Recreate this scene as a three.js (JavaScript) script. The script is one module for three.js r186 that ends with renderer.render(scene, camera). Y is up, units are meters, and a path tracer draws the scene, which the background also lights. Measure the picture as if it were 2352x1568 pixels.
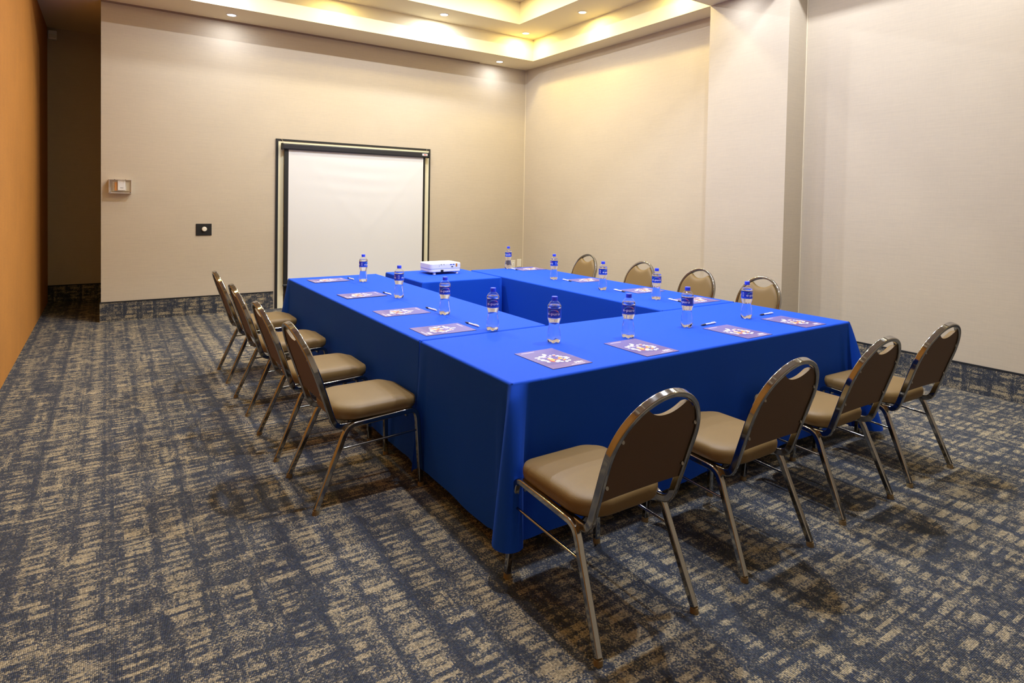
import * as THREE from 'three';
import { mergeGeometries } from 'three/addons/utils/BufferGeometryUtils.js';
import { RoundedBoxGeometry } from 'three/addons/geometries/RoundedBoxGeometry.js';
import { RectAreaLightUniformsLib } from 'three/addons/lights/RectAreaLightUniformsLib.js';

// ------------------------------------------------------------------ camera, light, exposure
const scene = new THREE.Scene();
scene.background = new THREE.Color(0x000000);
const FOCAL = 1398.25, PPX = 1206.2, PPY = 499.8, EYE = 1.5195;
const camera = new THREE.PerspectiveCamera(2 * Math.atan(784 / FOCAL) * 180 / Math.PI, 2352 / 1568, 0.05, 60);
{
  const yaw = 34.458 * Math.PI / 180, pitch = -1.549 * Math.PI / 180, roll = 1.078 * Math.PI / 180;
  const fw = new THREE.Vector3(Math.sin(yaw) * Math.cos(pitch), Math.sin(pitch), -Math.cos(yaw) * Math.cos(pitch));
  const rt = new THREE.Vector3(Math.cos(yaw), 0, Math.sin(yaw));
  const up = new THREE.Vector3().crossVectors(rt, fw);
  camera.position.set(0, EYE, 0);
  camera.up.copy(rt.clone().multiplyScalar(-Math.sin(roll)).addScaledVector(up, Math.cos(roll)));
  camera.lookAt(fw.clone().add(camera.position));
  camera.setViewOffset(2352, 1568, 1176 - PPX, 784 - PPY, 2352, 1568);
}
const renderer = new THREE.WebGLRenderer({ antialias: true });
renderer.toneMapping = THREE.LinearToneMapping;
renderer.toneMappingExposure = 0.97;
renderer.shadowMap.enabled = true;
RectAreaLightUniformsLib.init();
// every source in this room is a recessed ceiling downlight: a small flat glowing lens that shines downwards
const WARM = new THREE.Color().setRGB(1.0, 0.81, 0.32), COOL = new THREE.Color().setRGB(0.84, 0.89, 1.0);
const LENS = 0.075;                                   // side of a lamp's light, m
const POWER = { warm: 850, cool: 1050, soffit: 280, top: 3600, topcool: 4600, cove: 1100 };  // nits

// ------------------------------------------------------------------ helpers
function rng(seed) { let a = seed >>> 0; return () => { a |= 0; a = a + 0x6D2B79F5 | 0; let t = Math.imul(a ^ a >>> 15, 1 | a); t = t + Math.imul(t ^ t >>> 7, 61 | t) ^ t; return ((t ^ t >>> 14) >>> 0) / 4294967296; }; }
const V = (x, y, z) => new THREE.Vector3(x, y, z);
const lerp = (a, b, t) => a + (b - a) * t;
const sstep = (a, b, x) => { const t = Math.min(1, Math.max(0, (x - a) / (b - a))); return t * t * (3 - 2 * t); };
const taken = {};
function numbered(n) { const k = taken[n] = (taken[n] ?? -1) + 1; return k ? `${n}_${String(k).padStart(3, '0')}` : n; }
function mesh(name, geo, mat, parent) {
  const m = new THREE.Mesh(geo, mat); m.name = name; m.castShadow = m.receiveShadow = true;
  if (parent) parent.add(m);
  return m;
}
function tag(o, label, category, group) { o.userData.label = label; o.userData.category = category; if (group) o.userData.group = group; return o; }
function thing(name, label, category, pos = [0, 0, 0], turn = 0, group) {
  const g = new THREE.Group(); g.name = numbered(name); g.position.set(...pos); g.rotation.y = turn; scene.add(g);
  return tag(g, label, category, group);
}
function structure(name, geo, mat, label, category) {
  const m = mesh(name, geo, mat, scene); m.userData.kind = 'structure'; return tag(m, label, category);
}
// box given by its corners, uv in metres
function box(x0, x1, y0, y1, z0, z1) {
  const g = new THREE.BoxGeometry(x1 - x0, y1 - y0, z1 - z0); g.translate((x0 + x1) / 2, (y0 + y1) / 2, (z0 + z1) / 2);
  return metricUV(g);
}
function metricUV(g) {
  const p = g.attributes.position, n = g.attributes.normal, uv = new Float32Array(p.count * 2);
  for (let i = 0; i < p.count; i++) {
    const ax = Math.abs(n.getX(i)), ay = Math.abs(n.getY(i)), az = Math.abs(n.getZ(i));
    if (ay >= ax && ay >= az) { uv[2 * i] = p.getX(i); uv[2 * i + 1] = p.getZ(i); }
    else if (ax >= az) { uv[2 * i] = p.getZ(i); uv[2 * i + 1] = p.getY(i); }
    else { uv[2 * i] = p.getX(i); uv[2 * i + 1] = p.getY(i); }
  }
  g.setAttribute('uv', new THREE.BufferAttribute(uv, 2)); return g;
}
function rbox(w, h, d, r, x = 0, y = 0, z = 0, seg = 2) { const g = new RoundedBoxGeometry(w, h, d, seg, r); g.translate(x, y, z); return g; }
function merge(list) { return mergeGeometries(list.map(g => { const c = g.index ? g.toNonIndexed() : g; for (const k of Object.keys(c.attributes)) if (!['position', 'normal', 'uv'].includes(k)) c.deleteAttribute(k); return c; })); }
function gridGeo(rows, cols, at) {                  // at(i, j) -> [x, y, z, u, v]
  const pos = [], uv = [], idx = [];
  for (let i = 0; i <= rows; i++) for (let j = 0; j <= cols; j++) { const a = at(i, j); pos.push(a[0], a[1], a[2]); uv.push(a[3], a[4]); }
  for (let i = 0; i < rows; i++) for (let j = 0; j < cols; j++) { const a = i * (cols + 1) + j, b = a + 1, c = a + cols + 1, d = c + 1; idx.push(a, c, b, b, c, d); }
  const g = new THREE.BufferGeometry(); g.setAttribute('position', new THREE.Float32BufferAttribute(pos, 3)); g.setAttribute('uv', new THREE.Float32BufferAttribute(uv, 2)); g.setIndex(idx); g.computeVertexNormals(); return g;
}
// a rounded square tube swept along a path; ref is the direction that stays across the path
function sweep(path, ref, w, h, r, caps = true) {
  const prof = [], K = 3;
  for (const [cx, cy, a0] of [[1, 1, 0], [-1, 1, 1], [-1, -1, 2], [1, -1, 3]])
    for (let k = 0; k <= K; k++) { const a = (a0 + k / K) * Math.PI / 2; prof.push([cx * (w / 2 - r) + r * Math.cos(a), cy * (h / 2 - r) + r * Math.sin(a), Math.cos(a), Math.sin(a)]); }
  const P = prof.length, pos = [], nor = [], uv = [], idx = [];
  let len = 0;
  path.forEach((p, i) => {
    const t = path[Math.min(i + 1, path.length - 1)].clone().sub(path[Math.max(i - 1, 0)]).normalize();
    const rf = typeof ref === 'function' ? ref(i) : ref;
    const b = rf.clone().addScaledVector(t, -rf.dot(t)).normalize(), n = V().crossVectors(t, b);
    if (i) len += p.distanceTo(path[i - 1]);
    for (let k = 0; k <= P; k++) {
      const q = prof[k % P], o = p.clone().addScaledVector(b, q[0]).addScaledVector(n, q[1]), m = b.clone().multiplyScalar(q[2]).addScaledVector(n, q[3]);
      pos.push(o.x, o.y, o.z); nor.push(m.x, m.y, m.z); uv.push(k / P * 2 * (w + h), len);
    }
  });
  const S = P + 1;
  for (let i = 0; i < path.length - 1; i++) for (let k = 0; k < P; k++) { const a = i * S + k, b = a + 1, c = a + S, d = c + 1; idx.push(a, b, c, b, d, c); }
  if (caps) for (const [i, s] of [[0, -1], [path.length - 1, 1]]) {
    const t = path[Math.min(i + 1, path.length - 1)].clone().sub(path[Math.max(i - 1, 0)]).normalize().multiplyScalar(s), base = pos.length / 3;
    for (let k = 0; k <= P; k++) { const o = (i * S + k % P) * 3; pos.push(pos[o], pos[o + 1], pos[o + 2]); nor.push(t.x, t.y, t.z); uv.push(0, 0); }
    pos.push(path[i].x, path[i].y, path[i].z); nor.push(t.x, t.y, t.z); uv.push(0, 0);
    for (let k = 0; k < P; k++) s < 0 ? idx.push(base + P + 1, base + k + 1, base + k) : idx.push(base + P + 1, base + k, base + k + 1);
  }
  const g = new THREE.BufferGeometry(); g.setAttribute('position', new THREE.Float32BufferAttribute(pos, 3)); g.setAttribute('normal', new THREE.Float32BufferAttribute(nor, 3)); g.setAttribute('uv', new THREE.Float32BufferAttribute(uv, 2)); g.setIndex(idx); return g;
}
function spline(pts, n, closed = false) { return new THREE.CatmullRomCurve3(pts, closed, 'centripetal').getPoints(n); }
function slab(x0, x1, z0, z1, y0, y1, holes) {       // a ceiling slab with rectangular openings
  const s = new THREE.Shape([[x0, -z0], [x1, -z0], [x1, -z1], [x0, -z1]].map(a => new THREE.Vector2(...a)));
  for (const [a, b, c, d] of holes) s.holes.push(new THREE.Path([[a, -c], [a, -d], [b, -d], [b, -c]].map(q => new THREE.Vector2(...q))));
  const g = new THREE.ExtrudeGeometry(s, { depth: y1 - y0, bevelEnabled: false }); g.rotateX(-Math.PI / 2); g.translate(0, y0, 0); return metricUV(g);
}

// ------------------------------------------------------------------ textures
function noise1(n, step, R) { // periodic smooth 1D noise
  const k = Math.max(2, Math.round(n / step)), v = Array.from({ length: k }, () => R() * 2 - 1), o = new Float32Array(n);
  for (let i = 0; i < n; i++) { const f = i / n * k, a = Math.floor(f), t = f - a, s = t * t * (3 - 2 * t); o[i] = lerp(v[a % k], v[(a + 1) % k], s); }
  return o;
}
function noise2(nx, ny, kx, ky, R) { // periodic smooth 2D noise with kx * ky cells
  const v = new Float32Array(kx * ky).map(() => R() * 2 - 1), o = new Float32Array(nx * ny);
  for (let j = 0; j < ny; j++) {
    const fy = j / ny * ky, b = Math.floor(fy), ty = fy - b, sy = ty * ty * (3 - 2 * ty), b1 = (b + 1) % ky;
    for (let i = 0; i < nx; i++) { const fx = i / nx * kx, a = Math.floor(fx), tx = fx - a, sx = tx * tx * (3 - 2 * tx), a1 = (a + 1) % kx;
      o[j * nx + i] = lerp(lerp(v[b * kx + a], v[b * kx + a1], sx), lerp(v[b1 * kx + a], v[b1 * kx + a1], sx), sy); }
  }
  return o;
}
function dataTex(data, w, h, srgb, metres) {
  const t = new THREE.DataTexture(data, w, h, THREE.RGBAFormat); t.wrapS = t.wrapT = THREE.RepeatWrapping; t.magFilter = THREE.LinearFilter; t.minFilter = THREE.LinearMipmapLinearFilter; t.generateMipmaps = true;
  if (srgb) t.colorSpace = THREE.SRGBColorSpace;
  if (metres) t.repeat.set(1 / metres, 1 / metres);
  t.needsUpdate = true; return t;
}
// loop pile carpet: tufts of 5 mm, tan dashes woven over navy
const CARPET_M = 2.56;
function carpetTextures() {
  const T = 512, R = rng(71), F = new Float32Array(T * T);
  const add = (cx, cy, w, h, a) => { for (let j = -h; j <= h; j++) for (let i = -w; i <= w; i++) { const x = (cx + i + T * 4) % T, y = (cy + j + T * 4) % T; F[y * T + x] += a * (1 - 0.35 * Math.abs(i) / (w + 1)); } };
  const STEP = T / 56;
  for (let r = 0; r < 56; r++) for (let x = 0; x < T; x += 32) {      // rows of short dashes between the dark warp bands
    if (R() < 0.86) add(x + 17 + Math.round((R() - .5) * 9), Math.round(r * STEP + (R() - .5) * 3), 4 + Math.floor(R() * 9), 1 + Math.floor(R() * 3), 0.5 + R() * 0.7);
  }
  for (let y = 0; y < T; y++) for (let x = 0; x < T; x++) { const b = x % 64; if (b < 5) F[y * T + x] -= 0.28; else if (b > 31 && b < 35) F[y * T + x] -= 0.16; }
  for (let k = 0; k < 380; k++) add(Math.floor(R() * T), Math.floor(R() * T), 3 + Math.floor(R() * 7), 3 + Math.floor(R() * 5), R() < .5 ? -0.6 * R() : 0.7 * R());
  for (let k = 0; k < 480; k++) add(Math.floor(R() * T), Math.floor(R() * T), 1 + Math.floor(R() * 2), 6 + Math.floor(R() * 18), R() < .6 ? -0.6 * R() : 0.6 * R());
  for (let k = 0; k < 360; k++) add(Math.floor(R() * T), Math.floor(R() * T), 8 + Math.floor(R() * 16), R() < .6 ? 0 : 1, R() < .5 ? -0.6 * R() : 0.6 * R());
  const col = noise1(T, 4, R), colB = noise1(T, 22, R), row = noise1(T, 3, R), big = noise2(T, T, 9, 9, R), mid = noise2(T, T, 60, 110, R);
  const S = 4, W = T * S, data = new Uint8Array(W * W * 4), bump = new Uint8Array(W * W * 4);
  const px = new Float32Array(W * W);
  const tuft = new Float32Array(T * T * 3);
  for (let y = 0; y < T; y++) for (let x = 0; x < T; x++) {
    const i = y * T + x; const f = F[i] - 0.41 + 0.26 * col[x] + 0.12 * colB[x] + 0.2 * row[y] + 0.12 * big[i] + 0.34 * mid[i] + (R() - .5) * 1.35;
    const t = 1 / (1 + Math.exp(-f * 5)), j = 0.82 + R() * 0.36, hue = R();
    const a = hue < .25 ? [42, 50, 70] : hue < .8 ? [50, 56, 67] : [66, 66, 70], b = [162, 148, 120];
    for (let c = 0; c < 3; c++) tuft[i * 3 + c] = lerp(a[c], b[c], t) * j;
  }
  for (let y = 0; y < W; y++) for (let x = 0; x < W; x++) {
    const tx = x >> 2, ty = y >> 2, i = ty * T + tx, o = (y * W + x) * 4;
    const dx = ((x & 3) - 1.5) / 2, dy = ((y & 3) - 1.5) / 2, n = 0.93 + R() * 0.14;
    for (let c = 0; c < 3; c++) data[o + c] = Math.min(255, tuft[i * 3 + c] * n);
    data[o + 3] = 255; const hgt = 255 * Math.max(0, 1 - 0.8 * (dx * dx + dy * dy)); bump[o] = bump[o + 1] = bump[o + 2] = hgt; bump[o + 3] = 255;
  }
  return [dataTex(data, W, W, true, CARPET_M), dataTex(bump, W, W, false, CARPET_M)];
}
// woven wallcovering: fine horizontal slubs
function linenTexture(base, amp, seed, swap = false) {
  const N = 1024, R = rng(seed), row = noise1(N, 3, R), slub = noise2(N, N, 14, 340, R), slub2 = noise2(N, N, 40, 500, R), warp = noise2(N, N, 420, 30, R), blot = noise2(N, N, 5, 7, R), d = new Uint8Array(N * N * 4);
  for (let y = 0; y < N; y++) for (let x = 0; x < N; x++) {
    const i = y * N + x, k = swap ? x * N + y : i, o = k * 4, v = 1 + amp * (0.35 * row[y] + 0.7 * slub[i] + 0.5 * slub2[i] + 0.4 * warp[i] + 0.35 * blot[i] + 0.5 * (R() - .5));
    d[o] = Math.min(255, base[0] * v); d[o + 1] = Math.min(255, base[1] * v); d[o + 2] = Math.min(255, base[2] * (v - amp * 0.2 * slub[i])); d[o + 3] = 255;
  }
  return dataTex(d, N, N, true, 1.3);
}
function fabricBump(N, kx, ky, seed, metres) { const R = rng(seed), a = noise2(N, N, kx, ky, R), d = new Uint8Array(N * N * 4); for (let i = 0; i < N * N; i++) { const v = 128 + 90 * a[i] + 30 * (R() - .5); d[4 * i] = d[4 * i + 1] = d[4 * i + 2] = v; d[4 * i + 3] = 255; } return dataTex(d, N, N, false, metres); }
function canvasTex(w, h, draw) { const c = document.createElement('canvas'); c.width = w; c.height = h; draw(c.getContext('2d'), w, h); const t = new THREE.CanvasTexture(c); t.colorSpace = THREE.SRGBColorSpace; t.magFilter = THREE.LinearFilter; return t; }

const std = (o) => new THREE.MeshStandardMaterial(o);
const phys = (o) => new THREE.MeshPhysicalMaterial(o);
const [carpetMap, carpetBump] = carpetTextures();
const M = {
  carpet: std({ map: carpetMap, bumpMap: carpetBump, bumpScale: 0.003, roughness: 1 }),
  carpetTrim: std({ color: 0x15171c, roughness: 0.9 }),
  wall: std({ map: linenTexture([193, 180, 159], 0.019, 5), roughness: 0.85 }),
  partition: std({ map: linenTexture([176, 116, 42], 0.05, 9, true), roughness: 0.9 }),
  ceiling: std({ color: 0xe8dcba, roughness: 0.9 }),
  track: std({ color: 0x8f7c6c, roughness: 0.6 }),
  bead: std({ color: 0xded2b8, roughness: 0.7 }),
  cloth: phys({ color: new THREE.Color().setRGB(0.004, 0.070, 0.60), roughness: 0.75, specularIntensity: 0.35, sheen: 0.12, sheenRoughness: 0.5, sheenColor: new THREE.Color().setRGB(0.25, 0.45, 1), bumpMap: fabricBump(512, 256, 256, 31, 0.35), bumpScale: 0.0003, side: THREE.DoubleSide }),
  chrome: std({ color: 0xa6a5a2, metalness: 1, roughness: 0.09 }),
  vinyl: phys({ color: new THREE.Color().setRGB(0.180, 0.113, 0.040), roughness: 0.5, specularIntensity: 0.6, bumpMap: fabricBump(256, 128, 128, 33, 0.12), bumpScale: 0.0003 }),
  backPanel: std({ color: new THREE.Color().setRGB(0.105, 0.055, 0.022), roughness: 0.6 }),
  footCap: std({ color: 0x85724f, roughness: 0.6 }),
  screw: std({ color: 0x8f8b84, metalness: 1, roughness: 0.35 }),
  black: std({ color: 0x14120f, roughness: 0.55 }),
  wood: std({ color: 0x2e2018, roughness: 0.6 }),
  cream: std({ color: 0xe6dfbe, roughness: 0.6 }),
  steel: std({ color: 0xb4ac98, metalness: 0.7, roughness: 0.45 }),
  screenCase: std({ color: 0x2c2c30, roughness: 0.4, metalness: 0.3 }),
  screen: std({ color: 0xdcdcdc, roughness: 0.85, side: THREE.DoubleSide }),
  white: std({ color: 0xf0f0ee, roughness: 0.4 }),
  ivory: std({ color: 0xe8e2d0, roughness: 0.45 }),
  red: std({ color: 0xc02020, roughness: 0.5 }),
  orange: std({ color: 0xd08a3a, roughness: 0.6 }),
  acrylic: phys({ color: 0xffffff, roughness: 0.05, transmission: 1, thickness: 0, ior: 1.49 }),
  acrylicEdge: phys({ color: 0xf4ece4, roughness: 0.25, transmission: 0.55, thickness: 0, ior: 1.49 }),
  pet: phys({ color: 0xffffff, roughness: 0.03, transmission: 1, thickness: 0, ior: 1.5 }),
  water: phys({ color: 0xffffff, roughness: 0, transmission: 1, thickness: 0.06, ior: 1.333 }),
  cap: std({ color: 0x3350f4, roughness: 0.4 }),
  penWhite: std({ color: 0xf2f2f2, roughness: 0.3 }),
  penGrey: std({ color: 0x3a3a44, roughness: 0.4 }),
  tableWood: std({ color: 0x7a6048, roughness: 0.6 }),
  tableLeg: std({ color: 0x3a3a3a, roughness: 0.5, metalness: 0.6 }),
  ring: std({ color: 0xe4dccb, roughness: 0.5 }),
  glowWarm: std({ color: 0x000000, emissive: new THREE.Color().setRGB(1, 0.86, 0.5), emissiveIntensity: 6 }),
  glowCool: std({ color: 0x000000, emissive: new THREE.Color().setRGB(0.86, 0.93, 1), emissiveIntensity: 6 }),
};

// ------------------------------------------------------------------ the room
const XR = 5.937, XC = 5.621, XL = -0.065, XP = -0.68, ZB = -8.703, ZALC = -10.6, ZREAR = 1.7, H1 = 3.764, H2 = 4.1, H3 = 4.42, ZCA = -4.565, ZCB = -3.587;
const DOOR = { x0: 1.90, x1: 4.125, top: 2.275 };
structure('floor', box(XP - 0.1, XR + 0.2, -0.1, 0, ZALC - 0.2, ZREAR + 0.2), M.carpet, 'navy and tan woven carpet over the whole room floor', 'floor');
{
  const s = new THREE.Shape([[XL, 0], [DOOR.x0, 0], [DOOR.x0, DOOR.top], [DOOR.x1, DOOR.top], [DOOR.x1, 0], [XR + 0.2, 0], [XR + 0.2, H3], [XL, H3]].map(a => new THREE.Vector2(...a)));
  const g = new THREE.ExtrudeGeometry(s, { depth: 0.2, bevelEnabled: false }); g.translate(0, 0, ZB - 0.2);
  structure('wall_back', metricUV(g), M.wall, 'beige linen textured wall carrying the projection screen and the door', 'wall');
}
structure('wall_right', box(XR, XR + 0.2, 0, H3, ZB, ZREAR), M.wall, 'beige linen textured side wall behind the chairs and the column', 'wall');
structure('wall_column', box(XC, XR, 0, H1, ZCA, ZCB), M.wall, 'beige square column standing out of the side wall', 'column');
structure('wall_left', box(XP - 0.1, XP, 0, H3, ZALC, ZREAR), M.partition, 'orange brown partition wall running back into the recess', 'wall');
structure('wall_alcove_back', box(XP - 0.1, XL + 0.2, 0, H3, ZALC - 0.2, ZALC), M.wall, 'dark shaded wall at the end of the recess', 'wall');
structure('wall_alcove_side', box(XL, XL + 0.2, 0, H3, ZALC, ZB - 0.2), M.wall, 'side wall of the recess behind the beige wall', 'wall');
structure('wall_rear', box(XP - 0.1, XR + 0.2, 0, H3, ZREAR, ZREAR + 0.2), M.wall, 'plain beige wall closing the room opposite the screen', 'wall');
const TRAYS = [[-0.36, XC, -8.05, ZCA], [-0.36, XC, ZCB, -0.1]];
const INNER = TRAYS.map(([a, b, c, d]) => [a + 0.66, b - 0.66, c + 0.58, d - 0.62]);
{
  const g = new THREE.Group(); g.name = 'ceiling'; g.userData.kind = 'structure'; tag(g, 'cream stepped tray ceiling with two coffers and a beam between', 'ceiling'); scene.add(g);
  mesh('lower_soffit', slab(XP - 0.1, XR + 0.2, ZALC - 0.2, ZREAR + 0.2, H1, H2, TRAYS), M.ceiling, g);
  mesh('upper_soffit', slab(XP - 0.1, XR + 0.2, ZALC - 0.2, ZREAR + 0.2, H2, H3, INNER), M.ceiling, g);
  mesh('top_panel', box(XP - 0.1, XR + 0.2, H3, H3 + 0.1, ZALC - 0.2, ZREAR + 0.2), M.ceiling, g);
}
// carpet baseboards with a black bound upper edge
const BH = 0.222;
function baseboard(name, x0, x1, z0, z1, label) {
  const g = new THREE.Group(); g.name = name; g.userData.kind = 'structure'; tag(g, label, 'baseboard'); scene.add(g);
  mesh('carpet_strip', box(x0, x1, 0, BH, z0, z1), M.carpet, g);
  const e = 0.002; mesh('bound_edge', box(x0 - (x1 - x0 < .1 ? e : 0), x1 + (x1 - x0 < .1 ? e : 0), BH, BH + 0.014, z0 - (z1 - z0 < .1 ? e : 0), z1 + (z1 - z0 < .1 ? e : 0)), M.carpetTrim, g);
}
baseboard('baseboard_back', XL - 0.012, DOOR.x0 - 0.05, ZB, ZB + 0.012, 'carpet baseboard under the beige wall beside the door');
baseboard('baseboard_back_corner', DOOR.x1 + 0.05, XR, ZB, ZB + 0.012, 'carpet baseboard between the door and the room corner');
baseboard('baseboard_right', XR - 0.012, XR, ZCB, ZREAR, 'carpet baseboard along the side wall behind the front row chairs');
baseboard('baseboard_right_far', XR - 0.012, XR, ZB + 0.012, ZCA, 'carpet baseboard along the side wall past the column');
baseboard('baseboard_column', XC - 0.012, XC, ZCA, ZCB + 0.012, 'carpet baseboard on the front of the column');
baseboard('baseboard_column_side', XC, XR - 0.012, ZCB, ZCB + 0.012, 'carpet baseboard on the side of the column');
baseboard('baseboard_alcove', XP, XL, ZALC, ZALC + 0.012, 'carpet baseboard at the end of the dark recess');
structure('trim_1', box(XL, 5.0, H1 - 0.016, H1, ZB, ZB + 0.03), M.track, 'thin dark track where the beige wall meets the soffit', 'ceiling track');
structure('trim_2', box(XR - 0.008, XR, BH + 0.016, H1, ZB, ZB + 0.008), M.bead, 'pale sealant bead in the room corner', 'corner bead');
structure('trim_3', box(XR - 0.008, XR, BH + 0.016, H1, ZCB, ZCB + 0.008), M.bead, 'pale sealant bead where the column meets the side wall', 'corner bead');

// ------------------------------------------------------------------ the door behind the screen
{
  const g = new THREE.Group(); g.name = 'door_1'; g.userData.kind = 'structure'; tag(g, 'dark double door in a cream and black frame behind the screen', 'door'); scene.add(g);
  const { x0, x1, top } = DOOR, f = ZB;
  const jw = 0.075;
  for (const [a, b] of [[x0, x0 + jw], [x1 - jw, x1]]) mesh('jamb', box(a, b, 0, top, f - 0.14, f + 0.012), M.cream, g);
  mesh('head', box(x0 + jw, x1 - jw, top - jw, top, f - 0.14, f + 0.012), M.cream, g);
  for (const [a, b] of [[x0 - 0.032, x0], [x1, x1 + 0.022]]) mesh('casing', box(a, b, 0, top, f, f + 0.02), M.black, g);
  mesh('casing', box(x0 - 0.032, x1 + 0.022, top, top + 0.026, f, f + 0.02), M.black, g);
  const mid = (x0 + x1) / 2;
  for (const [a, b, s] of [[x0 + jw + 0.003, mid - 0.002, 1], [mid + 0.002, x1 - jw - 0.003, -1]]) {
    const l = mesh('door_leaf', box(a, b, 0.01, top - jw - 0.004, f - 0.075, f - 0.03), M.wood, g);
    for (const y of [2.02, 1.17, 0.25]) mesh('hinge', rbox(0.02, 0.13, 0.02, 0.006, s > 0 ? a - 0.001 : b + 0.001, y, f - 0.022), M.steel, l);
  }
}

// ------------------------------------------------------------------ ceiling downlights
const ringGeo = new THREE.LatheGeometry([[0.048, 0.012], [0.048, -0.001], [0.052, -0.006], [0.066, -0.004], [0.068, 0.0]].map(a => new THREE.Vector2(...a)), 28);
const lensGeo = new THREE.CylinderGeometry(0.048, 0.048, 0.004, 24);
function downlight(x, y, z, kind, power, label, group) {
  const g = thing('recessed_downlight', label, 'downlight', [x, y, z], 0, group);
  mesh('trim_ring', ringGeo, M.ring, g);
  const l = mesh('glowing_lens', lensGeo, kind === 'warm' ? M.glowWarm : M.glowCool, g); l.position.y = -0.0035;
  const a = new THREE.RectAreaLight(kind === 'warm' ? WARM : COOL, power, LENS, LENS); a.rotation.x = -Math.PI / 2; a.position.y = -0.012; a.castShadow = true; g.add(a);
}
const COFFER = 'round downlight recessed in the stepped coffers above the tables', GC = 'coffer downlights';
downlight(1.27, H1, -8.38, 'cool', POWER.soffit, 'cool white downlight in the lower soffit above the wall control', 'lower soffit downlights');
downlight(5.22, H1, -8.42, 'cool', POWER.soffit, 'cool white downlight in the lower soffit nearest the room corner', 'lower soffit downlights');
downlight(5.32, H1, -4.08, 'cool', POWER.soffit, 'cool white downlight in the beam beside the column', 'lower soffit downlights');
downlight(5.30, H2, -7.80, 'warm', POWER.warm, 'warm yellow downlight in the inner corner of the upper soffit');
downlight(3.87, H2, -7.73, 'cool', POWER.cool * 1.25, 'cool white downlight in the upper soffit above the screen');
downlight(5.32, H2, -6.47, 'warm', POWER.warm, 'warm yellow downlight in the upper soffit along the side wall');
for (const [x, z, k, m = 1] of [[5.32, -4.95, 'warm', 0.9], [2.44, -7.73, 'warm', 0.75], [1.0, -7.73, 'cool', 0.7], [-0.05, -4.9, 'warm', 1.3], [1.55, -4.9, 'warm'], [2.6, -4.9, 'cool'], [3.9, -4.9, 'cool'],
  [5.32, -3.2, 'cool'], [5.32, -1.85, 'cool'], [5.32, -0.45, 'warm'], [1.55, -3.25, 'cool'], [2.6, -3.25, 'cool'], [3.9, -3.25, 'cool']])
  downlight(x, H2, z, k, POWER[k] * m, COFFER, GC);
for (const [x, z, k] of [[3.7, -6.33, 'cool'], [1.9, -6.33, 'cool'], [3.5, -2.5, 'cool'], [2.0, -2.55, 'cool']])
  downlight(x, H3, z, k, POWER[k === 'warm' ? 'top' : 'topcool'], COFFER, GC);
for (const [x, z] of [[4.45, -6.95], [2.7, -6.95]]) downlight(x, H3, z, 'warm', POWER.cove, COFFER, GC);

// ------------------------------------------------------------------ tables and cloths
const TT = 0.75;
const CLOTHS = {
  left: { x0: 1.401, x1: 2.268, z0: -5.978, z1: -3.040 },
  front: { x0: 1.401, x1: 4.130, z0: -3.029, z1: -2.121 },
  right: { x0: 3.303, x1: 4.130, z0: -5.85, z1: -3.040 },
  small: { x0: 2.40, x1: 3.272, z0: -6.06, z1: -5.165 },
};
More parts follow.
